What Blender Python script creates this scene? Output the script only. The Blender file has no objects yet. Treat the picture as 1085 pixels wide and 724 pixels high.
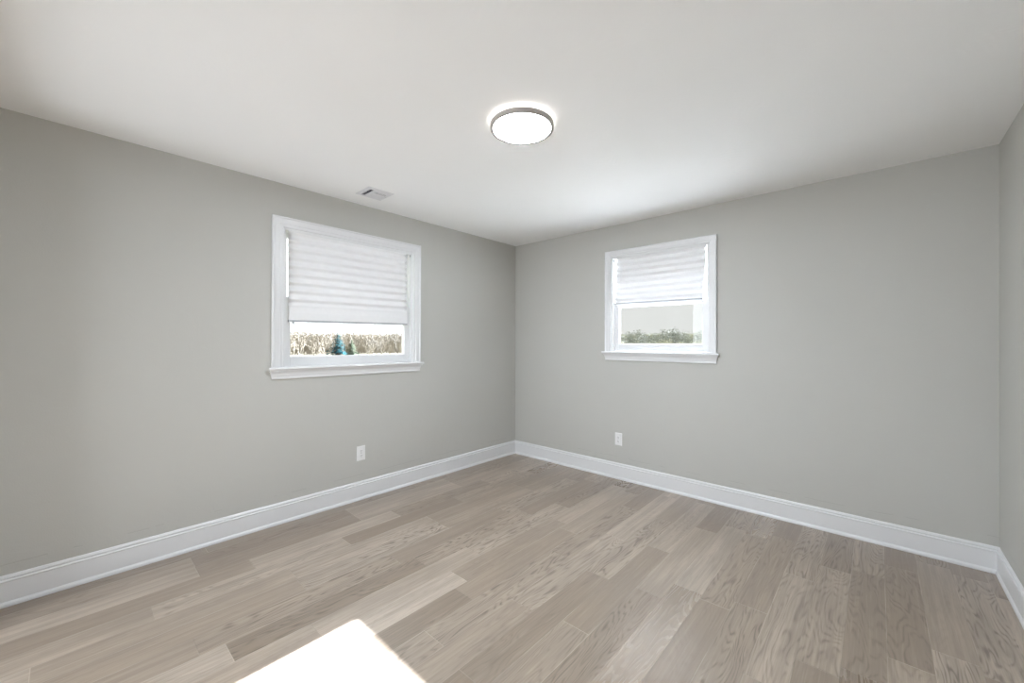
import bpy, bmesh, math, random
from mathutils import Vector, Matrix
random.seed(7)
PI = math.pi
S = bpy.context.scene
C = S.collection

# ------------------------------------------------------------------ camera
W_ROOM, Y_BACK, H = 3.680, -3.95, 2.44          # x: 0..W (left..right), y: back..0 (far wall)
yaw, pitch, roll = 0.736694, 0.00365, -0.0034687
CAM = Vector((3.16731, -3.55107, 1.30140))
F = Vector((-math.sin(yaw)*math.cos(pitch), math.cos(yaw)*math.cos(pitch), math.sin(pitch)))
R0 = Vector((math.cos(yaw), math.sin(yaw), 0)); U0 = R0.cross(F)
X = math.cos(roll)*R0 - math.sin(roll)*U0
Y = math.sin(roll)*R0 + math.cos(roll)*U0
cd = bpy.data.cameras.new('camera'); cam = bpy.data.objects.new('camera', cd); C.objects.link(cam)
cd.sensor_width = 36; cd.sensor_fit = 'HORIZONTAL'; cd.lens = 36*426.787/1085
cd.shift_y = -(362-361.686)/1085
cd.clip_start = .02; cd.clip_end = 2000
m = Matrix((X, Y, -F)).transposed().to_4x4(); m.translation = CAM
cam.matrix_world = m
S.camera = cam

# ------------------------------------------------------------------ world, sun, lamps, exposure
wd = bpy.data.worlds.new('overcast_white_sky'); S.world = wd; wd.use_nodes = True
bg = wd.node_tree.nodes['Background']; wt = wd.node_tree
# thin bright cloud over the west (-x), a greyer bank over the wooded side (+y)
SKY_W, SKY_N = 3.2, .86
tc = wt.nodes.new('ShaderNodeTexCoord'); sx = wt.nodes.new('ShaderNodeSeparateXYZ'); wt.links.new(tc.outputs['Generated'], sx.inputs[0])
def wmath(op, a, b, c=0, clamp=False):
    q = wt.nodes.new('ShaderNodeMath'); q.operation = op; q.use_clamp = clamp
    for i, v in enumerate((a, b, c)):
        if isinstance(v, (int, float)): q.inputs[i].default_value = v
        else: wt.links.new(v, q.inputs[i])
    return q.outputs[0]
bank = wmath('MULTIPLY', wmath('MULTIPLY_ADD', sx.outputs[1], 2.6, -1.05, True), wmath('MULTIPLY_ADD', sx.outputs[2], -2.2, 1.5, True))
wmx = wt.nodes.new('ShaderNodeMix'); wmx.data_type = 'RGBA'; wt.links.new(bank, wmx.inputs[0])
wmx.inputs[6].default_value = (SKY_W*.945, SKY_W*.975, SKY_W, 1); wmx.inputs[7].default_value = (SKY_N*1.0, SKY_N*.995, SKY_N*.98, 1)
wt.links.new(wmx.outputs[2], bg.inputs[0]); bg.inputs[1].default_value = 1.0
sd = bpy.data.lights.new('sun', 'SUN'); sd.energy = 146; sd.angle = math.radians(.6); sd.color = (.94, .985, 1.08)
sun = bpy.data.objects.new('sun', sd); C.objects.link(sun)
SUN_TAN = .480
sdir = Vector((.015, -1, -SUN_TAN))              # direction the light travels
sun.rotation_euler = sdir.to_track_quat('-Z', 'Y').to_euler()
ad = bpy.data.lights.new('hall_fill', 'AREA'); ad.shape = 'RECTANGLE'; ad.size = 1.6; ad.size_y = 1.9
ad.energy = 80; ad.color = (.90, .97, 1.04)
al = bpy.data.objects.new('hall_fill', ad); C.objects.link(al)
al.location = (1.0, -5.6, 1.30); al.rotation_euler = (PI/2, 0, -.30)     # added fill light, shines towards +y through the added opening
LAMP = 200.0
HALO = 4.5
S.view_settings.view_transform = 'Standard'; S.view_settings.look = 'None'
S.view_settings.exposure = -0.03; S.view_settings.gamma = 1.0; S.view_settings.use_curve_mapping = False
S.cycles.use_denoising = True
S.cycles.max_bounces = 12; S.cycles.diffuse_bounces = 7; S.cycles.glossy_bounces = 4
S.cycles.transmission_bounces = 8; S.cycles.transparent_max_bounces = 24
S.cycles.caustics_reflective = False; S.cycles.caustics_refractive = False
S.cycles.sample_clamp_indirect = 60.0

# ------------------------------------------------------------------ helpers
def obj(name, bm, mat, parent=None, smooth=False, bevel=0):
    me = bpy.data.meshes.new(name); bmesh.ops.recalc_face_normals(bm, faces=bm.faces[:]); bm.to_mesh(me); bm.free()
    o = bpy.data.objects.new(name, me); C.objects.link(o)
    if mat: me.materials.append(mat)
    if smooth:
        for p in me.polygons: p.use_smooth = True
    if bevel:
        md = o.modifiers.new('bevel', 'BEVEL'); md.width = bevel; md.segments = 2; md.limit_method = 'ANGLE'
    if parent: o.parent = parent
    return o
def tag(o, label=None, cat=None, group=None, kind=None):
    if label: o['label'] = label
    if cat: o['category'] = cat
    if group: o['group'] = group
    if kind: o['kind'] = kind
    return o
def empty(name, loc, rz=0):
    o = bpy.data.objects.new(name, None); C.objects.link(o); o.location = loc; o.rotation_euler = (0, 0, rz)
    o.empty_display_size = .1
    return o
def box(bm, x0, x1, y0, y1, z0, z1):
    v = [bm.verts.new(p) for p in ((x0,y0,z0),(x1,y0,z0),(x1,y1,z0),(x0,y1,z0),(x0,y0,z1),(x1,y0,z1),(x1,y1,z1),(x0,y1,z1))]
    for f in ((0,3,2,1),(4,5,6,7),(0,1,5,4),(1,2,6,5),(2,3,7,6),(3,0,4,7)): bm.faces.new([v[i] for i in f])
def bbox(*a):
    bm = bmesh.new(); box(bm, *a); return bm
def frame_bm(profile, u0, u1, v0, v1, bm=None, bottom=True):
    """mitred frame round the opening u0..u1, v0..v1; profile = closed list of (outward distance from the opening, y)"""
    bm = bm or bmesh.new()
    loops = []
    for (d, y) in profile:
        loops.append([(u0-d, y, v0-(d if bottom else 0)), (u0-d, y, v1+d), (u1+d, y, v1+d), (u1+d, y, v0-(d if bottom else 0))])
    n = len(profile)
    vs = [[bm.verts.new(p) for p in L] for L in loops]
    segs = [(0,1),(1,2),(2,3)] + ([(3,0)] if bottom else [])
    for i in range(n):
        j = (i+1) % n
        for a, b in segs: bm.faces.new((vs[i][a], vs[i][b], vs[j][b], vs[j][a]))
    if not bottom:
        bm.faces.new([vs[i][0] for i in range(n)]); bm.faces.new([vs[i][3] for i in range(n)][::-1])
    return bm
def prism_x(bm, prof, x0, x1):
    a = [bm.verts.new((x0, y, z)) for y, z in prof]; b = [bm.verts.new((x1, y, z)) for y, z in prof]
    n = len(prof)
    for i in range(n): bm.faces.new((a[i], a[(i+1)%n], b[(i+1)%n], b[i]))
    bm.faces.new(a[::-1]); bm.faces.new(b)
def lathe(bm, prof, n=64, cx=0, cy=0):
    rings = []
    for r, z in prof:
        if r < 1e-6: rings.append([bm.verts.new((cx, cy, z))])
        else: rings.append([bm.verts.new((cx+r*math.cos(2*PI*k/n), cy+r*math.sin(2*PI*k/n), z)) for k in range(n)])
    for A, B in zip(rings, rings[1:]):
        for k in range(n):
            l = (k+1) % n
            if len(A) == 1: bm.faces.new((A[0], B[l], B[k]))
            elif len(B) == 1: bm.faces.new((A[k], A[l], B[0]))
            else: bm.faces.new((A[k], A[l], B[l], B[k]))

# ------------------------------------------------------------------ materials
class N:
    def __init__(s, name):
        s.m = bpy.data.materials.new(name); s.m.use_nodes = True; s.t = s.m.node_tree
        s.p = s.t.nodes['Principled BSDF']; s.out = s.t.nodes['Material Output']
    def n(s, ty, **k):
        x = s.t.nodes.new(ty)
        for a, b in k.items(): setattr(x, a, b)
        return x
    def l(s, a, b): s.t.links.new(a, b)
    def val(s, x, v):
        if hasattr(v, 'is_linked') or hasattr(v, 'links'): s.l(v, x)
        else: x.default_value = v
    def math(s, op, a, b=None, c=None, clamp=False):
        x = s.n('ShaderNodeMath', operation=op); x.use_clamp = clamp
        s.val(x.inputs[0], a)
        if b is not None: s.val(x.inputs[1], b)
        if c is not None: s.val(x.inputs[2], c)
        return x.outputs[0]
    def mix(s, f, a, b, bt='MIX'):
        x = s.n('ShaderNodeMix', data_type='RGBA', blend_type=bt)
        s.val(x.inputs[0], f); s.val(x.inputs[6], a); s.val(x.inputs[7], b)
        return x.outputs[2]
    def noise(s, vec, scale, detail=2, rough=.5, dist=0):
        x = s.n('ShaderNodeTexNoise'); s.l(vec, x.inputs['Vector'])
        x.inputs['Scale'].default_value = scale; x.inputs['Detail'].default_value = detail
        x.inputs['Roughness'].default_value = rough; x.inputs['Distortion'].default_value = dist
        return x.outputs['Fac']
    def ramp(s, f, stops):
        x = s.n('ShaderNodeValToRGB'); s.l(f, x.inputs[0])
        e = x.color_ramp.elements
        while len(e) < len(stops): e.new(.5)
        for q, (p, c) in zip(e, stops): q.position = p; q.color = c if len(c) == 4 else (*c, 1)
        return x.outputs[0]
    def obj(s): return s.n('ShaderNodeTexCoord').outputs['Object']
    def bump(s, h, strength, dist):
        b = s.n('ShaderNodeBump'); b.inputs['Strength'].default_value = strength; b.inputs['Distance'].default_value = dist
        s.l(h, b.inputs['Height']); s.l(b.outputs[0], s.p.inputs['Normal']); return b

def plain(name, col, rough=.5, spec=.5, nz=0, bump=0, bscale=60, metal=0):
    k = N(name); k.p.inputs['Roughness'].default_value = rough; k.p.inputs['Specular IOR Level'].default_value = spec
    k.p.inputs['Metallic'].default_value = metal
    co = k.obj(); f = k.noise(co, 3.0, 3)
    a = [c*(1-nz) for c in col]; b = [min(1, c*(1+nz)) for c in col]
    k.l(k.ramp(f, [(.3, a), (.7, b)]), k.p.inputs['Base Color'])
    if bump: k.bump(k.noise(co, bscale, 3), .5, bump)
    return k.m

def wall_paint(name, along):
    """matt greige paint with roller texture, trowel ripples and the rough old baseboard line just above the new one"""
    k = N(name); k.p.inputs['Roughness'].default_value = .62; k.p.inputs['Specular IOR Level'].default_value = .25
    co = k.obj(); sep = k.n('ShaderNodeSeparateXYZ'); k.l(co, sep.inputs[0])
    z = sep.outputs[2]; a = sep.outputs[along]
    base = k.ramp(k.noise(co, .9, 3), [(.3, (.508, .503, .474)), (.7, (.524, .519, .491))])
    wob = k.math('MULTIPLY_ADD', k.noise(co, 2.5, 4), .030, .188)
    d = k.math('ABSOLUTE', k.math('SUBTRACT', z, wob))
    line = k.math('SUBTRACT', 1.0, k.math('DIVIDE', d, .005), clamp=True)
    brk = k.math('GREATER_THAN', k.noise(co, 7.0, 3), .50)
    scar = k.math('MULTIPLY', line, brk)
    k.l(k.mix(k.math('MULTIPLY', scar, .22), base, (.33, .32, .29, 1)), k.p.inputs['Base Color'])
    h = k.math('MULTIPLY_ADD', k.noise(co, 5.0, 3, .6, 1.2), .9, k.math('MULTIPLY', k.noise(co, 160, 2), .25))
    h = k.math('SUBTRACT', h, k.math('MULTIPLY', scar, .5))
    k.bump(h, .35, .004)
    return k.m

def ceiling_paint():
    """flat white plaster with faint combed trowel arcs here and there"""
    k = N('flat_white_ceiling_paint'); k.p.inputs['Roughness'].default_value = .85; k.p.inputs['Specular IOR Level'].default_value = .2
    co = k.obj(); k.l(k.ramp(k.noise(co, 1.3, 3), [(.3, (.862, .864, .862)), (.7, (.878, .880, .878))]), k.p.inputs['Base Color'])
    v = k.n('ShaderNodeTexVoronoi'); v.inputs['Scale'].default_value = 1.7; k.l(co, v.inputs['Vector'])
    arcs = k.math('SINE', k.math('MULTIPLY', k.math('MULTIPLY_ADD', k.noise(co, 3, 2), .12, v.outputs['Distance']), 170.0))
    patch = k.ramp(k.noise(co, 2.6, 2), [(.56, (0,)*3), (.64, (1,)*3)])
    h = k.math('MULTIPLY_ADD', k.math('MULTIPLY', arcs, patch), .5, k.math('MULTIPLY', k.noise(co, 60, 3), .5))
    k.bump(h, .35, .0015)
    return k.m

def wood_floor():
    PW, L = .1405, .95
    k = N('greige_oak_planks'); co = k.obj(); sep = k.n('ShaderNodeSeparateXYZ'); k.l(co, sep.inputs[0])
    x, y = sep.outputs[0], sep.outputs[1]
    rx = k.math('DIVIDE', k.math('SUBTRACT', x, .107-PW*20), PW)
    row = k.math('FLOOR', rx); fx = k.math('FRACT', rx)
    w1 = k.n('ShaderNodeTexWhiteNoise', noise_dimensions='1D'); k.l(k.math('ADD', row, .37), w1.inputs['W'])
    ry = k.math('DIVIDE', k.math('MULTIPLY_ADD', w1.outputs[0], 7.0, y), L)
    ry = k.math('ADD', ry, 40.0)
    pl = k.math('FLOOR', ry); fy = k.math('FRACT', ry)
    cv = k.n('ShaderNodeCombineXYZ'); k.l(row, cv.inputs[0]); k.l(pl, cv.inputs[1])
    w2 = k.n('ShaderNodeTexWhiteNoise', noise_dimensions='3D'); k.l(cv.outputs[0], w2.inputs['Vector'])
    sp = k.n('ShaderNodeSeparateColor'); k.l(w2.outputs['Color'], sp.inputs[0])
    r1, r2, r3 = sp.outputs
    # grain space: each plank gets its own piece of the tree
    def gvec(sx, sy, off):
        c = k.n('ShaderNodeCombineXYZ')
        k.l(k.math('MULTIPLY_ADD', x, sx, k.math('MULTIPLY', r1, 31.0)), c.inputs[0])
        k.l(k.math('MULTIPLY_ADD', y, sy, k.math('MULTIPLY', r2, 47.0)), c.inputs[1])
        k.l(k.math('MULTIPLY_ADD', r3, 19.0, off), c.inputs[2]); return c.outputs[0]
    big = k.noise(gvec(6.5, 1.0, 0), 1.0, 3, .42, .35)
    rings = k.math('SINE', k.math('MULTIPLY', big, 170.0))
    rings = k.math('POWER', k.math('MULTIPLY_ADD', rings, .5, .5, clamp=True), 2.6)     # thin dark latewood lines
    broken = k.math('MULTIPLY', rings, k.ramp(k.noise(gvec(70, 5, 3), 1.0, 3), [(.36, (0,0,0)), (.6, (1,1,1))]))
    cath = k.ramp(r3, [(.30, (.12,)*3), (.75, (.85,)*3)])
    fibre = k.noise(gvec(120, 3.2, 8), 1.0, 4, .65)
    streak = k.noise(gvec(26, .8, 5), 1.0, 3, .6)
    cloud = k.noise(gvec(7, 2.2, 12), 1.0, 3, .55)
    base = k.ramp(r1, [(0, (.255, .194, .143)), (.35, (.350, .277, .213)), (.7, (.425, .347, .276)), (1, (.480, .402, .328))])
    c1 = k.mix(k.math('MULTIPLY', k.ramp(cloud, [(.38, (1,)*3), (.62, (0,)*3)]), .38), base, (.235, .190, .152, 1))
    c2 = k.mix(k.math('MULTIPLY', k.ramp(streak, [(.40, (1,)*3), (.58, (0,)*3)]), .34), c1, (.200, .155, .120, 1))
    c3 = k.mix(k.math('MULTIPLY', k.ramp(fibre, [(.36, (1,)*3), (.56, (0,)*3)]), .30), c2, (.190, .145, .110, 1))
    c4 = k.mix(k.math('MULTIPLY', k.math('MULTIPLY', broken, cath), .85), c3, (.105, .074, .054, 1))
    c5 = k.mix(k.math('MULTIPLY', k.ramp(fibre, [(.55, (0,)*3), (.75, (1,)*3)]), .25), c4, (.52, .45, .38, 1))
    ex = k.math('MULTIPLY', k.math('MINIMUM', fx, k.math('SUBTRACT', 1.0, fx)), PW)
    ey = k.math('MULTIPLY', k.math('MINIMUM', fy, k.math('SUBTRACT', 1.0, fy)), L)
    e = k.math('MINIMUM', ex, ey)
    seam = k.math('SUBTRACT', 1.0, k.math('DIVIDE', e, .0022), clamp=True)
    pale_seam = k.math('MULTIPLY', seam, k.ramp(k.noise(co, 3.5, 2), [(.40, (.15,)*3), (.62, (.95,)*3)]))  # seams are paler in random stretches
    c6 = k.mix(k.math('MULTIPLY', pale_seam, .75), c5, (.58, .50, .41, 1))
    c7 = k.mix(k.math('MULTIPLY', k.math('SUBTRACT', seam, pale_seam, clamp=True), .5), c6, (.15, .12, .10, 1))
    k.l(c7, k.p.inputs['Base Color'])
    rr = k.math('MULTIPLY_ADD', k.math('MULTIPLY', broken, cath), .10, k.math('MULTIPLY_ADD', r2, .10, .27))
    k.l(rr, k.p.inputs['Roughness']); k.p.inputs['Specular IOR Level'].default_value = .95
    k.p.inputs['Coat Weight'].default_value = .30; k.p.inputs['Coat Roughness'].default_value = .34
    h = k.math('MULTIPLY_ADD', fibre, .22, k.math('MULTIPLY_ADD', k.math('MULTIPLY', broken, cath), -.35, k.math('MULTIPLY', seam, -.8)))
    h = k.math('MULTIPLY_ADD', cloud, 1.0, h)
    k.bump(h, .45, .0016)
    return k.m

def shade_fabric():
    """white non-woven pleated fabric that lets light through"""
    k = N('white_pleated_shade_fabric'); co = k.obj()
    col = k.ramp(k.noise(co, 30, 3), [(.3, (.865, .867, .872)), (.7, (.885, .887, .892))])
    d = k.n('ShaderNodeBsdfDiffuse'); t = k.n('ShaderNodeBsdfTranslucent'); mx = k.n('ShaderNodeMixShader')
    k.l(col, d.inputs[0]); k.l(col, t.inputs[0]); mx.inputs[0].default_value = .045
    k.l(d.outputs[0], mx.inputs[1]); k.l(t.outputs[0], mx.inputs[2]); k.l(mx.outputs[0], k.out.inputs[0])
    return k.m
def glass_mat():
    k = N('clear_window_glass'); g = k.n('ShaderNodeBsdfGlossy'); g.inputs['Roughness'].default_value = .01
    t = k.n('ShaderNodeBsdfTransparent'); mx = k.n('ShaderNodeMixShader')
    t.inputs[0].default_value = (.965, .98, .975, 1)
    fr = k.n('ShaderNodeFresnel'); gn = k.n('ShaderNodeNewGeometry')
    k.l(k.math('MULTIPLY_ADD', gn.outputs['Backfacing'], 1/1.3-1.3, 1.3), fr.inputs[0])
    k.l(fr.outputs[0], mx.inputs[0]); k.l(t.outputs[0], mx.inputs[1]); k.l(g.outputs[0], mx.inputs[2])
    k.l(mx.outputs[0], k.out.inputs[0]); return k.m
def emit(name, col, st):
    k = N(name); k.p.inputs['Base Color'].default_value = (.9, .9, .9, 1)
    k.p.inputs['Emission Color'].default_value = (*col, 1); k.p.inputs['Emission Strength'].default_value = st
    return k.m
def leafy(name, c0, c1):
    k = N(name); k.p.inputs['Roughness'].default_value = .9; k.p.inputs['Specular IOR Level'].default_value = .05
    g = k.n('ShaderNodeNewGeometry'); oi = k.n('ShaderNodeObjectInfo')
    f = k.math('ADD', k.math('MULTIPLY', g.outputs['Random Per Island'], .6), k.math('MULTIPLY', oi.outputs['Random'], .4))
    k.l(k.ramp(f, [(.1, c0), (.9, c1)]), k.p.inputs['Base Color']); return k.m

M = dict(
    trim=plain('white_trim_paint', (.745, .748, .758), .34, .5, .015),
    vinyl=plain('white_vinyl', (.76, .765, .775), .32, .5, .01),
    ceil=ceiling_paint(),
    wl=wall_paint('greige_paint_side', 1), wf=wall_paint('greige_paint_end', 0),
    floor=wood_floor(), fabric=shade_fabric(), glass=glass_mat(),
    bounce=plain('pale_bounce_slab', (.86, .865, .87), .4, .4, .01),
    plastic=plain('white_plastic', (.80, .80, .80), .35, .5, .01),
    slot=plain('dark_slot', (.05, .05, .055), .6, .3, .05),
    clip=plain('grey_clip', (.36, .37, .38), .4, .5, .05),
    rail=plain('shade_rail_grey', (.44, .45, .47), .5, .4, .03),
    nickel=plain('brushed_nickel', (.44, .41, .395), .5, .4, .04, metal=.3),
    regis=plain('register_white_enamel', (.70, .70, .72), .4, .5, .02),
    duct=plain('duct_shade', (.03, .03, .045), .8, .2, .1),
    lamp=emit('lit_diffuser', (.865, .95, 1.04), LAMP), halo=emit('lit_back_ring', (1, .95, .86), HALO),
    siding=plain('exterior_siding', (.60, .60, .58), .7, .3, .03),
    ground=plain('winter_grass', (.10, .092, .066), .9, .1, .3),
    bark=leafy('bare_bark', (.11, .10, .088), (.17, .155, .135)),
    sand=leafy('dry_twigs', (.15, .130, .105), (.22, .196, .158)),
    spruce=leafy('blue_spruce_needles', (.004, .040, .050), (.014, .075, .085)),
    pine=leafy('dull_green_needles', (.045, .062, .040), (.10, .125, .085)),
    crown=leafy('grey_green_crowns', (.095, .102, .092), (.20, .203, .172)),
    crown_tan=leafy('olive_tan_crowns', (.14, .14, .10), (.27, .26, .19)),
)

# ------------------------------------------------------------------ room shell
T = .16
WIN1 = dict(c=-1.9675, h=.5475, z0=1.120, z1=2.125)        # in the left wall (centre along y)
WIN2 = dict(c=1.695, h=.446, z0=1.220, z1=2.130)           # in the far wall (centre along x)
def structure(o): o['kind'] = 'structure'; return o
def wall_x(name, x0, x1, a0, a1, holes, mat, top=H):
    bm = bmesh.new(); u = a0
    for (h0, h1, z0, z1) in holes:
        box(bm, x0, x1, u, h0, 0, top)
        if z0 > 0: box(bm, x0, x1, h0, h1, 0, z0)
        box(bm, x0, x1, h0, h1, z1, top); u = h1
    box(bm, x0, x1, u, a1, 0, top)
    return structure(obj(name, bm, mat))
def wall_y(name, y0, y1, a0, a1, holes, mat, top=H):
    bm = bmesh.new(); u = a0
    for (h0, h1, z0, z1) in holes:
        box(bm, u, h0, y0, y1, 0, top)
        if z0 > 0: box(bm, h0, h1, y0, y1, 0, z0)
        box(bm, h0, h1, y0, y1, z1, top); u = h1
    box(bm, u, a1, y0, y1, 0, top)
    return structure(obj(name, bm, mat))
g = .0
wall_x('wall_left', -T, 0, Y_BACK-T, T, [(WIN1['c']-WIN1['h'], WIN1['c']+WIN1['h'], WIN1['z0']-.02, WIN1['z1'])], M['wl'])
wall_y('wall_far', 0, T, 0, W_ROOM, [(WIN2['c']-WIN2['h'], WIN2['c']+WIN2['h'], WIN2['z0']-.02, WIN2['z1'])], M['wf'])
wall_x('wall_right', W_ROOM, W_ROOM+T, Y_BACK-T, T, [], M['wl'])
OP = (.30, 2.90, 0, 2.20)                                   # unseen cased opening behind the camera, added to let the fill light in
wall_y('wall_back', Y_BACK-T, Y_BACK, 0, W_ROOM, [OP], M['wf'])
structure(obj('floor', bbox(-T, W_ROOM+T, -6.6, T, -.15, 0), M['floor']))
wall_x('wall_fill_hall_left', -T, 0, -6.6, Y_BACK-T, [], M['wl']); wall_x('wall_fill_hall_right', W_ROOM, W_ROOM+T, -6.6, Y_BACK-T, [], M['wl'])  # unseen hall shell, added around the fill light
wall_y('wall_fill_hall_end', -6.6, -6.45, 0, W_ROOM, [], M['wf'])
structure(obj('ceiling', bbox(-T, W_ROOM+T, -6.6, T, H, H+.15), M['ceil']))
bm = bmesh.new()
for a, b in ((OP[0]-.075, OP[0]), (OP[1], OP[1]+.075)): box(bm, a, b, Y_BACK, Y_BACK+.018, 0, OP[3]+.075)
box(bm, OP[0], OP[1], Y_BACK, Y_BACK+.018, OP[3], OP[3]+.075)
structure(obj('trim_1', bm, M['trim']))

# baseboards: 15 cm board with two beads on top and a small shoe at the floor
BP = [(0, 0), (.018, 0), (.0185, .006), (.017, .014), (.013, .021), (.011, .024), (.011, .118), (.0128, .1205), (.0135, .1245),
      (.0118, .128), (.0072, .1292), (.0072, .1335), (.0092, .136), (.0095, .1405), (.0075, .1445), (.0062, .1475), (.004, .151), (0, .152)]
def baseboard(name, P0, P1, nrm, m0, m1):
    """run from P0 to P1, nrm = inward normal; m0/m1 = 1 for an inside mitre at that end"""
    bm = bmesh.new(); P0 = Vector(P0); P1 = Vector(P1); nrm = Vector(nrm); t = (P1-P0).normalized()
    A = [bm.verts.new(P0+nrm*d+t*d*m0+Vector((0, 0, z))) for d, z in BP]
    B = [bm.verts.new(P1+nrm*d-t*d*m1+Vector((0, 0, z))) for d, z in BP]
    n = len(BP)
    for i in range(n): bm.faces.new((A[i], A[(i+1) % n], B[(i+1) % n], B[i]))
    bm.faces.new(A[::-1]); bm.faces.new(B)
    return structure(obj(name, bm, M['trim']))
baseboard('baseboard_left', (0, Y_BACK, 0), (0, 0, 0), (1, 0, 0), 1, 1)
baseboard('baseboard_far', (0, 0, 0), (W_ROOM, 0, 0), (0, -1, 0), 1, 1)
baseboard('baseboard_right', (W_ROOM, 0, 0), (W_ROOM, Y_BACK, 0), (-1, 0, 0), 1, 1)
baseboard('baseboard_back', (0, Y_BACK, 0), (OP[0]-.075, Y_BACK, 0), (0, 1, 0), 1, 0)

# roof overhang outside the far wall: it shades the top of that window
e_out = .62
e_z = 1.893 + SUN_TAN*(e_out-.02)
bm = bmesh.new(); box(bm, -1.2, W_ROOM+1.2, T+.002, e_out, e_z+.02, e_z+.04); box(bm, -1.2, W_ROOM+1.2, e_out-.03, e_out, e_z, e_z+.20)
structure(obj('roof_overhang', bm, M['siding']))

# unseen slab added under the far window to throw sunlight up to the ceiling
bm = bmesh.new(); box(bm, .2, W_ROOM+.6, T+.002, 2.6, .94, 1.0); box(bm, .2, W_ROOM+.6, 2.6, 2.63, .86, 1.01)
structure(obj('bounce_slab', bm, M['bounce']))

# ------------------------------------------------------------------ windows (local: x along the wall, y outwards, z up; origin on the inner wall face)
def sash_bm(hw, z0, z1, y0, y1, st, bot, top):
    """one sash: stiles, rails, with a stepped glazing bead"""
    bm = bmesh.new()
    box(bm, -hw, -hw+st, y0, y1, z0, z1); box(bm, hw-st, hw, y0, y1, z0, z1)
    box(bm, -hw+st, hw-st, y0, y1, z0, z0+bot); box(bm, -hw+st, hw-st, y0, y1, z1-top, z1)
    b = .006
    frame_bm([(0, y0+.006), (0, y1-.004), (-b, y1-.012), (-b, y0+.014)], -hw+st, hw-st, z0+bot, z1-top, bm)
    return bm
def make_window(name, w, loc, rz, cas, top_cas, screen):
    r = empty(name, loc, rz); r['kind'] = 'structure'
    hw, z0, z1 = w['h'], 0, w['z1']-w['z0']
    # moulded casing on three sides: flat, step, rounded back band
    P = [(0, 0), (0, -.010), (.004, -.013), (cas*.30, -.013), (cas*.34, -.017), (cas*.80, -.019), (cas*.86, -.024), (cas-.003, -.025), (cas, -.022), (cas, 0)]
    obj('casing', frame_bm(P, -hw, hw, z0, z1, bottom=False), M['trim'], r)
    # stool with rounded nose and horns
    so = hw+cas+.022
    bm = bmesh.new()
    prism_x(bm, [(.034, -.020), (.034, 0), (-.036, 0), (-.042, -.003), (-.045, -.009), (-.043, -.015), (-.038, -.020)], -so, so)
    # trim the horns to the room side of the wall
    for v in bm.verts:
        if v.co.y > 0: v.co.x = math.copysign(hw, v.co.x)
    obj('stool', bm, M['trim'], r)
    # apron: cove profile returned at both ends
    bm = bmesh.new(); prof = [(-.020, .034), (-.026, .033), (-.033, .027), (-.045, .020), (-.062, .015), (-.070, .013), (-.076, .014), (-.084, .012), (-.086, .009)]
    rings = []
    for z, d in prof:
        e = hw+cas-.012+d*.75
        rings.append([bm.verts.new(p) for p in ((-e, 0, z), (-e, -d, z), (e, -d, z), (e, 0, z))])
    for A, B in zip(rings, rings[1:]):
        for i in range(4): bm.faces.new((A[i], A[(i+1) % 4], B[(i+1) % 4], B[i]))
    bm.faces.new(rings[0]); bm.faces.new(rings[-1][::-1])
    obj('apron', bm, M['trim'], r)
    # jamb liner with sash tracks
    jt = .012; bm = bmesh.new()
    for s in (-1, 1):
        a, b = sorted((s*hw, s*(hw-jt))); box(bm, a, b, 0, T, z0, z1)
        for (y0, y1, q) in ((.024, .032, .013), (.0715, .0735, .012), (.110, .130, .013)):
            a, b = sorted((s*(hw-jt), s*(hw-jt-q))); box(bm, a, b, y0, y1, z0, z1-jt)
    box(bm, -hw+jt, hw-jt, 0, T, z1-jt, z1)
    box(bm, -hw+jt, hw-jt, .034, T+.03, z0-.018, z0+.004)
    obj('jamb', bm, M['vinyl'], r)
    sw = hw-jt-.003; st = .048+.0
    mid = (z0+z1)/2 + .010
    ls = obj('lower_sash', sash_bm(sw, z0+.006, mid, .034, .070, st, .072-.008, .036), M['vinyl'], r, bevel=.0015)
    obj('pane', bbox(-sw+st-.002, sw-st+.002, .0505, .0535, z0+.068, mid-.034), M['glass'], ls)
    bm = bmesh.new(); box(bm, -.035, .035, .040, .064, mid, mid+.012); box(bm, -.010, .030, .036, .050, mid+.012, mid+.020)
    obj('sash_lock', bm, M['vinyl'], ls)
    us = obj('upper_sash', sash_bm(sw, mid-.036, z1-jt, .0745, .108, st-.014, .036, .034), M['vinyl'], r, bevel=.0015)
    obj('pane', bbox(-sw+st-.014, sw-st+.014, .090, .093, mid-.002, z1-jt-.032), M['glass'], us)
    if screen:
        sc = obj('screen_frame', frame_bm([(0, .132), (0, .142), (-.012, .142), (-.012, .132)], -hw+jt, hw-jt, z0+.006, mid), M['vinyl'], r)
        obj('insect_mesh', bbox(-hw+jt+.010, hw-jt-.010, .1365, .1368, z0+.016, mid-.010), screen, sc)
    # the grey take-out clips at the top of the tracks
    for s in (-1, 1):
        a, b = sorted((s*(hw-jt-.001), s*(hw-jt-.008)))
        obj("track_clip", bbox(a, b, .0185, .031, z1-jt-.026, z1-jt-.008), M['clip'], r)
    return r
make_window('window_1', WIN1, (0, WIN1['c'], WIN1['z0']), PI/2, .074, .08, None)
make_window('window_2', WIN2, (WIN2['c'], 0, WIN2['z0']), 0, .060, .065, None)

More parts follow.
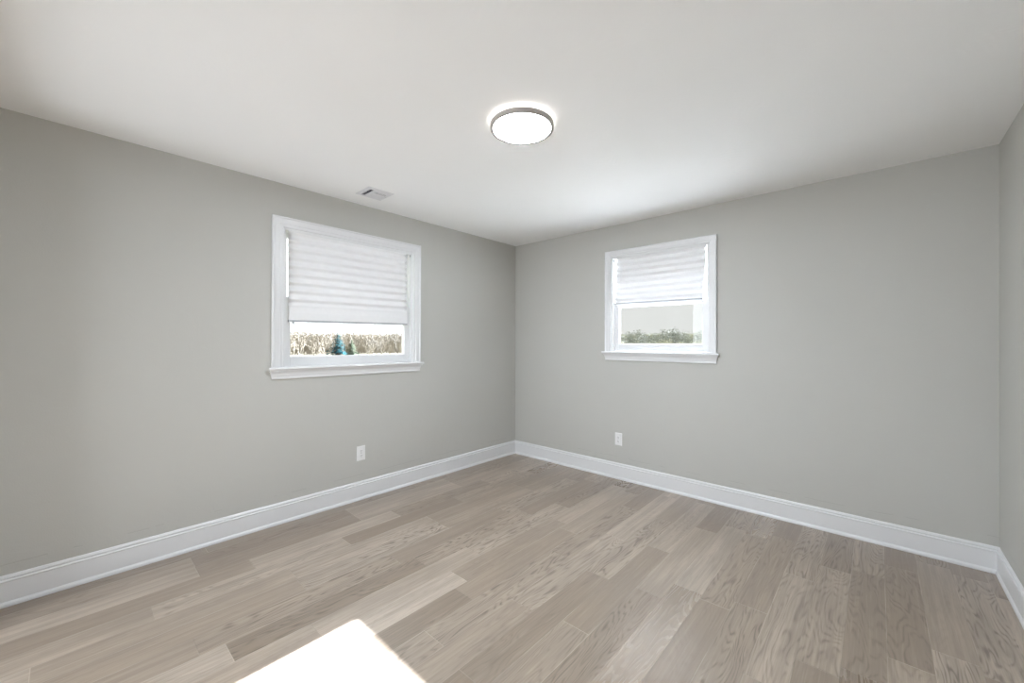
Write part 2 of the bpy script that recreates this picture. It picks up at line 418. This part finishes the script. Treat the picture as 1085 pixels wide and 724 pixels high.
def pleated_shade(loc, rz, xl, xr, ztop, zl, zr, skew, pitch, fold_h, label, hook):
    """paper-like pleated shade stuck under the head jamb; origin at its top, local x along the wall, z down is negative"""
    r = empty('pleated_shade', loc, rz); tag(r, label, 'window shade')
    H0 = ztop-(zl+zr)/2
    nx, npl = 24, max(2, round((H0-fold_h)/pitch)); nz = npl*10
    th = .0012
    def surf(u, k):
        t = k/nz; depth = t*(H0-fold_h)
        # slack waves: each pleat bellies to the room and is drawn back at the crease
        ph = t*npl*2*PI
        y = .0178 - .0100*math.cos(ph) - .0022*math.sin(2*ph) + .0012*math.sin(u*9+t*5)
        xa, xb = xl, xr
        edge = .0035*math.cos(ph+.6)
        x = (xa-edge)+(xb+edge-xa+edge)*u
        x += skew*t*(H0-fold_h)/H0
        tilt = (zl*(1-u)+zr*u)-(zl+zr)/2
        return Vector((x, y, -depth + tilt*t))
    bm = bmesh.new(); fr = [[bm.verts.new(surf(i/nx, k)) for i in range(nx+1)] for k in range(nz+1)]
    bk = [[bm.verts.new(surf(i/nx, k)+Vector((0, th, 0))) for i in range(nx+1)] for k in range(nz+1)]
    for k in range(nz):
        for i in range(nx):
            bm.faces.new((fr[k][i], fr[k][i+1], fr[k+1][i+1], fr[k+1][i]))
            bm.faces.new((bk[k][i], bk[k+1][i], bk[k+1][i+1], bk[k][i+1]))
    for k in range(nz):
        bm.faces.new((fr[k][0], fr[k+1][0], bk[k+1][0], bk[k][0])); bm.faces.new((fr[k][nx], bk[k][nx], bk[k+1][nx], fr[k+1][nx]))
    for i in range(nx):
        bm.faces.new((fr[0][i], bk[0][i], bk[0][i+1], fr[0][i+1])); bm.faces.new((fr[nz][i], fr[nz][i+1], bk[nz][i+1], bk[nz][i]))
    obj('pleated_fabric', bm, M['fabric'], r, smooth=True)
    zb = lambda u: -(H0) + ((zl*(1-u)+zr*u)-(zl+zr)/2)
    if fold_h > .01:       # the gathered pleats at the bottom, lying flat on each other
        bm = bmesh.new(); n = 3
        for j in range(n):
            y0 = .009+j*.0062
            P = []
            for u in (0, 1):
                x = (xl if u == 0 else xr)+skew*(1 if True else 0)
                zt = zb(u)+fold_h+.012-j*.006; zo = zb(u)+.010
                P.append([(x, y0+.001, zt), (x, y0-.002, (zt+zo)/2), (x, y0+.001, zo), (x, y0+.0022, zo), (x, y0-.0008, (zt+zo)/2), (x, y0+.0022, zt)])
            A = [bm.verts.new(p) for p in P[0]]; B = [bm.verts.new(p) for p in P[1]]
            for i in range(6): bm.faces.new((A[i], A[(i+1) % 6], B[(i+1) % 6], B[i]))
            bm.faces.new(A[::-1]); bm.faces.new(B)
        obj('gathered_pleats', bm, M['fabric'], r)
    bm = bmesh.new(); A, B = [], []
    for (y, dz) in ((.006, .000), (.004, .006), (.006, .015), (.026, .015), (.028, .006), (.026, .000)):
        A.append(bm.verts.new((xl+skew-.002, y, zb(0)+dz))); B.append(bm.verts.new((xr+skew+.002, y, zb(1)+dz)))
    for i in range(6): bm.faces.new((A[i], A[(i+1) % 6], B[(i+1) % 6], B[i]))
    bm.faces.new(A[::-1]); bm.faces.new(B)
    obj('bottom_rail', bm, M['rail'], r)
    obj('head_strip', bbox(xl, xr, .004, .030, -.006, 0), M['vinyl'], r)
    if hook:
        bm = bmesh.new(); x = xl+skew+.022
        box(bm, x, x+.014, .004, .016, zb(0)-.014, zb(0)+.001); box(bm, x+.009, x+.014, .004, .012, zb(0)-.024, zb(0)-.013)
        obj('shade_clip', bm, M['rail'], r)
    return r
pleated_shade((0, WIN1['c'], WIN1['z1']-.0125), PI/2, -2.476-WIN1['c'], -1.482-WIN1['c'], 2.112, 1.446, 1.457, .006, .0610, .112,
              'white pleated shade with gathered bottom folds in the wider left wall window', True)
pleated_shade((WIN2['c'], 0, WIN2['z1']-.0125), 0, 1.303-WIN2['c'], 2.109-WIN2['c'], 2.117, 1.671, 1.666, -.024, .0560, .0,
              'white pleated shade hanging slightly askew, sunlit from behind, in the far wall window', False)

# ------------------------------------------------------------------ ceiling light
LX, LY = 1.813, -1.987
cl = empty('ceiling_light', (LX, LY, H)); tag(cl, 'round flush ceiling light, glowing white disc in a thin satin nickel ring', 'ceiling light')
bm = bmesh.new(); lathe(bm, [(0, 0), (.085, 0), (.085, -.014), (.0, -.014)]); obj('mounting_base', bm, M['plastic'], cl, smooth=False)
bm = bmesh.new(); lathe(bm, [(.086, -.0145), (.150, -.0145), (.150, -.017), (.086, -.017), (.086, -.0145)]); obj('back_glow_ring', bm, M['halo'], cl)
bm = bmesh.new(); lathe(bm, [(.086, -.0180), (.086, -.0172), (.1615, -.0172), (.163, -.0187), (.163, -.0405), (.1615, -.042), (.1500, -.042), (.1480, -.0405), (.1480, -.0180), (.086, -.0180)], 96)
obj('trim_ring', bm, M['nickel'], cl, smooth=False)
bm = bmesh.new(); lathe(bm, [(0, -.0182), (.1475, -.0182), (.1475, -.037), (.144, -.0385), (.10, -.039), (0, -.039)], 96); obj('diffuser', bm, M['lamp'], cl, smooth=False)

# ------------------------------------------------------------------ ceiling register
vx, vy = .3148, -1.976
vt = empty('ceiling_vent', (vx, vy, H)); tag(vt, 'square white metal air register with louvres on the ceiling near the left wall', 'air vent')
a = .105; q = .078
obj('flange', frame_bm([(0, 0), (0, -.008), (.003, -.0095), (a-q-.004, -.004), (a-q, -.001), (a-q, 0)], -q, q, -q, q), M['regis'], vt).rotation_euler = (0, 0, 0)
fl = vt.children[0]
for v in fl.data.vertices:
    x, y, z = v.co; v.co = (x, z, y)
fl.data.flip_normals()
obj('duct_shade_plate', bbox(-q, q, -q, q, -.0015, -.0005), M['duct'], vt)  # near-black plate, the shade inside the duct put into its colour
def louvre(x0, x1, y0, y1, along, tilt):
    bm = bmesh.new(); c = Vector(((x0+x1)/2, (y0+y1)/2, -.0065)); l = (x1-x0 if along == 'x' else y1-y0)/2
    d = Vector((1, 0, 0)) if along == 'x' else Vector((0, 1, 0)); o2 = Vector((0, 1, 0)) if along == 'x' else Vector((1, 0, 0))
    w = o2*math.cos(tilt)*.0075+Vector((0, 0, 1))*math.sin(tilt)*.0075; n = w.cross(d).normalized()*.0006
    vs = [bm.verts.new(c+d*sx*l+w*sy+n*sz) for sx in (-1, 1) for sy in (-1, 1) for sz in (-1, 1)]
    for f in ((0,1,3,2),(4,6,7,5),(0,4,5,1),(2,3,7,6),(0,2,6,4),(1,5,7,3)): bm.faces.new([vs[i] for i in f])
    obj('louvre', bm, M['regis'], vt)
# two louvre banks: the near one is turned towards the room so the near-black plate shows between its blades
obj('divider', bbox(-q, q, -.032, -.026, -.010, -.0015), M['regis'], vt)
for i in range(3): louvre(-q, q, -q+.008+i*.0165-.001, -q+.008+i*.0165+.001, 'x', .63 if i < 2 else -.5)
for i in range(9): louvre(-q+.008+i*.0172-.001, -q+.008+i*.0172+.001, -.026, q, 'y', -.12 if i in (5, 6, 7) else .45)
for s in (-1, 1):
    bm = bmesh.new(); lathe(bm, [(.0, -.0078), (.004, -.0074), (.004, -.006)], 12, 0, s*(q+.012)); obj('screw', bm, M['clip'], vt)

# ------------------------------------------------------------------ wall outlets
def outlet(loc, rz, label):
    r = empty('wall_outlet', loc, rz); tag(r, label, 'outlet')
    bm = bmesh.new(); w, h = .036, .0595
    rings = [[(-w, 0), (w, 0)], ]
    V = []
    for (s, y) in ((0, 0), (0, -.003), (.003, -.0062), (.006, -.0068)):
        V.append([bm.verts.new(p) for p in ((-w+s, y, -h+s), (w-s, y, -h+s), (w-s, y, h-s), (-w+s, y, h-s))])
    for A, B in zip(V, V[1:]):
        for i in range(4): bm.faces.new((A[i], A[(i+1) % 4], B[(i+1) % 4], B[i]))
    bm.faces.new(V[0][::-1]); bm.faces.new(V[-1])
    obj('cover_plate', bm, M['plastic'], r)
    for s in (-1, 1):
        bm = bmesh.new(); n = 28; zc = s*.0195
        pts = []
        for k in range(n):
            t = 2*PI*k/n; pts.append((.0172*math.cos(t), max(-.0135, min(.0135, .0172*math.sin(t)))))
        A = [bm.verts.new((x, -.0066, zc+z)) for x, z in pts]; B = [bm.verts.new((x*.96, -.0086, zc+z*.96)) for x, z in pts]
        for i in range(n): bm.faces.new((A[i], A[(i+1) % n], B[(i+1) % n], B[i]))
        bm.faces.new(B)
        rc = obj('receptacle', bm, M['plastic'], r)
        bm = bmesh.new()
        for x, hh in ((-.0063, .0042), (.0063, .0034)): box(bm, x-.0012, x+.0012, -.0089, -.0080, zc+.003-hh, zc+.003+hh)
        box(bm, -.0024, .0024, -.0089, -.0080, zc-.0105, zc-.0060)
        obj('slot', bm, M['slot'], rc)
    bm = bmesh.new(); lathe(bm, [(0, 0), (.0032, -.0002), (.0034, -.0012)], 14)
    for v in bm.verts: v.co = (v.co.x, -.0084-v.co.z-.0002, v.co.y)
    obj('screw', bm, M['clip'], r)
    return r
outlet((0, -1.917, .382), PI/2, 'white duplex wall outlet low on the left wall below the wide window')
outlet((1.331, 0, .380), 0, 'white duplex wall outlet low on the far wall below the small window')

# ------------------------------------------------------------------ outside
GZ = -3.6
bm = bmesh.new(); box(bm, -900, 900, -900, 900, GZ-.5, GZ)
structure(obj('ground', bm, M['ground']))
def stick(bm, a, b, r0, r1):
    d = (b-a)
    if d.length < 1e-5: return
    d.normalize(); u = d.orthogonal().normalized(); v = d.cross(u)
    A = [bm.verts.new(a+(u*math.cos(t)+v*math.sin(t))*r0) for t in (0, 2.1, 4.2)]
    B = [bm.verts.new(b+(u*math.cos(t)+v*math.sin(t))*r1) for t in (0, 2.1, 4.2)]
    for i in range(3): bm.faces.new((A[i], A[(i+1) % 3], B[(i+1) % 3], B[i]))
def branch(bm, rng, p, d, ln, r, depth, lo=.35):
    q = p+d*ln*.5; d2 = (d+Vector((rng.uniform(-.18, .18), rng.uniform(-.18, .18), .1))).normalized(); e = q+d2*ln*.5
    stick(bm, p, q, r, r*.8); stick(bm, q, e, r*.8, r*.5)
    if depth == 0: return
    for i in range(rng.choice((3, 4, 4, 5))):
        t = rng.uniform(lo, 1); o = p.lerp(e, t)
        nd = (d2*.75+Vector((rng.uniform(-1, 1), rng.uniform(-1, 1), rng.uniform(-.05, .6)))*.85).normalized()
        branch(bm, rng, o, nd, ln*rng.uniform(.45, .68), r*.5, depth-1)
def bare_mesh(seed, h, depth=4, mat='bark', rad=.012):
    rng = random.Random(seed); bm = bmesh.new()
    branch(bm, rng, Vector((0, 0, 0)), Vector((rng.uniform(-.06, .06), rng.uniform(-.06, .06), 1)).normalized(), h*.62, h*rad, depth, .3)
    me = bpy.data.meshes.new('bare_tree'); bm.to_mesh(me); bm.free(); me.materials.append(M[mat]); return me
def crown_mesh(seed, h, mat):
    """bushy tree: trunk and limbs with lumps of small leaf blades"""
    rng = random.Random(seed); bm = bmesh.new()
    stick(bm, Vector((0, 0, 0)), Vector((0, 0, h*.75)), h*.022, h*.008)
    for _ in range(11):
        z = rng.uniform(.25, .88)*h; rr = (1-abs(z/h-.52)*1.15)*h*.30; an = rng.uniform(0, 2*PI); dd = rng.uniform(.2, 1)*rr
        c = Vector((math.cos(an)*dd, math.sin(an)*dd, z)); s = rng.uniform(.10, .17)*h
        stick(bm, Vector((0, 0, z*.7)), c, h*.006, h*.003)
        for _ in range(75):
            v = Vector((rng.gauss(0, 1), rng.gauss(0, 1), rng.gauss(0, .8)))*s*.55; p = c+v
            u = Vector((rng.uniform(-1, 1), rng.uniform(-1, 1), rng.uniform(-1, 1))).normalized(); w = u.orthogonal().normalized(); L = rng.uniform(.5, 1)*h*.028
            bm.faces.new([bm.verts.new(p+u*L), bm.verts.new(p+w*L*.6), bm.verts.new(p-u*L), bm.verts.new(p-w*L*.6)])
    me = bpy.data.meshes.new('bushy_tree'); bm.to_mesh(me); bm.free(); me.materials.append(M[mat]); return me
def spruce(loc, h, wid, mat, label, seed):
    rng = random.Random(seed); r = empty('spruce_tree', loc); tag(r, label, 'tree')
    bm = bmesh.new(); stick(bm, Vector((0, 0, 0)), Vector((0, 0, h)), h*.02, h*.003); obj('trunk', bm, M['bark'], r)
    bm = bmesh.new(); n = 46
    for k in range(n):
        z = h*(.06+.93*k/n); rad = wid*(1-(k/n))**.85*rng.uniform(.75, 1.15)+.05; m_ = 13
        for j in range(m_):
            an = 2*PI*(j+rng.random())/m_; L = rad*rng.uniform(.7, 1.12); d = Vector((math.cos(an), math.sin(an), -.22)); s = Vector((-math.sin(an), math.cos(an), 0))
            p = Vector((0, 0, z+rng.uniform(-.06, .06)*h*.3)); w = L*.27
            for q in range(4):
                a0 = p+d*L*(q/4); a1 = p+d*L*((q+1.3)/4); lift = Vector((0, 0, rng.uniform(.0, .09)*L))
                bm.faces.new([bm.verts.new(a0), bm.verts.new((a0+a1)/2+s*w*(1-q*.18)+lift*.3), bm.verts.new(a1+lift), bm.verts.new((a0+a1)/2-s*w*(1-q*.18)-lift)])
    obj('foliage', bm, M[mat], r)
def place(me, name, loc, rz, sc, label, cat, group):
    o = bpy.data.objects.new(name, me); C.objects.link(o); o.location = loc; o.rotation_euler = (0, 0, rz); o.scale = (sc,)*3
    return tag(o, label, cat, group)
CX, CY = CAM.x, CAM.y
# left-window view: bare winter trees and dry scrub, 38..150 m off towards -x
bares = [bare_mesh(10+i, 6.5, 4, 'bark') for i in range(5)]; scr = [bare_mesh(30+i, 4.6, 4, 'sand', .014) for i in range(5)]
rng = random.Random(3)
for i in range(23):
    D = 86+i*2.9+rng.uniform(-1, 1); s = .28+.45*((i*.618) % 1)
    top = 1.3+D*rng.uniform(.018, .038)
    place(bares[i % 5], 'bare_tree', (-D, CY+s*(D+CX), GZ), rng.uniform(0, 6), (top-GZ)/6.5,
          'leafless grey winter tree in the woods seen through the left wall window', 'tree', 'bare trees outside the left window')
for i in range(20):
    D = 40+i*1.1+rng.uniform(-1, 1); s = .28+.45*((i*.618+.31) % 1)
    top = 1.3-D*rng.uniform(-.006, .012)
    place(scr[i % 5], 'dry_shrub', (-D, CY+s*(D+CX), GZ), rng.uniform(0, 6), (top-GZ)/4.6,
          'sandy dry leafless thicket seen through the left wall window', 'shrub', 'dry thickets outside the left window')
# tall thin bare trees standing above the others
for j, (s, D, e, lab) in enumerate(((.482, 68, .040, 'tall thin dark bare tree just right of the blue spruce outside the left window'),
                          (.619, 46, .040, 'tall forked bare tree at the right edge of the left window view'))):
    o = place(bare_mesh(77+j, 6.5, 3, 'bark', .020), 'bare_tree', (-D, CY+s*(D+CX), GZ), j*2.2, (1.3+D*e-GZ)/6.2, lab, 'tree', None)
D = 31; s = .453
spruce((-D, CY+s*(D+CX), GZ), 1.3+D*.033-GZ, 2.15, 'spruce', 'blue green spruce tree in the middle of the left window view', 5)
D = 36; s = .489
spruce((-D, CY+s*(D+CX), GZ), 1.3+D*.012-GZ, 1.9, 'pine', 'lower dull green conifer to the right of the blue spruce outside the left window', 9)
# distant woods behind (nobody could count them)
def woods(name, pts, mat, hmin, hmax, label, seed, n=2600):
    rng = random.Random(seed); bm = bmesh.new()
    for _ in range(n):
        p = Vector(pts(rng)); h = rng.uniform(hmin, hmax)
        b = Vector((p.x, p.y, GZ)); t = b+Vector((rng.uniform(-.6, .6), rng.uniform(-.6, .6), h))
        stick(bm, b, t, .10, .04)
        for _ in range(9):
            o = b.lerp(t, rng.uniform(.35, .98)); stick(bm, o, o+Vector((rng.uniform(-1, 1), rng.uniform(-1, 1), rng.uniform(.0, .8)))*rng.uniform(.8, 2.2), .07, .03)
    tag(obj(name, bm, M[mat]), label, 'woods', kind='stuff')
def lp(r):
    D = r.uniform(158, 230); s = r.uniform(.24, .76); return (-D, CY+s*(D+CX), 0)
woods('distant_woods', lp, 'sand', 6.8, 9.6, 'hazy tan belt of distant bare woods beyond the trees outside the left window', 21)
# far-window view: bushy grey-green trees towards +y
cr = [crown_mesh(50+i, 7, 'crown') for i in range(4)]+[crown_mesh(60+i, 7, 'crown_tan') for i in range(3)]
rng = random.Random(8)
for i in range(60):
    D = 55+i*1.7+rng.uniform(-1, 1); s = -.60+.38*((i*.618) % 1)
    u = (s+.60)/.38
    line = .0270+.014*u+.003*math.sin(u*23)            # the skyline rises to the right
    back = i > 20
    top = 1.3+D*(line*rng.uniform(.70, 1.10) if back else rng.uniform(-.002, .014))
    k = rng.choice((0, 1, 2, 3)) if back else rng.choice((2, 3, 4, 5, 6, 4, 5))
    place(cr[k], 'bushy_tree', (CX+s*(D-CY), D, GZ), rng.uniform(0, 6), (top-GZ)/6.9,
          'grey green bushy tree in the grove seen through the far wall window' if k < 4 else 'olive tan bushy tree in the grove seen through the far wall window',
          'tree', 'grove outside the far window' if k < 4 else 'olive trees outside the far window')

def fp(r):
    D = r.uniform(172, 235); s = r.uniform(-.64, -.18); return (CX+s*(D-CY), D, 0)
woods('distant_hill_woods', fp, 'crown_tan', 6.6, 9.6, 'hazy olive belt of distant woods beyond the grove outside the far window', 22, 3200)
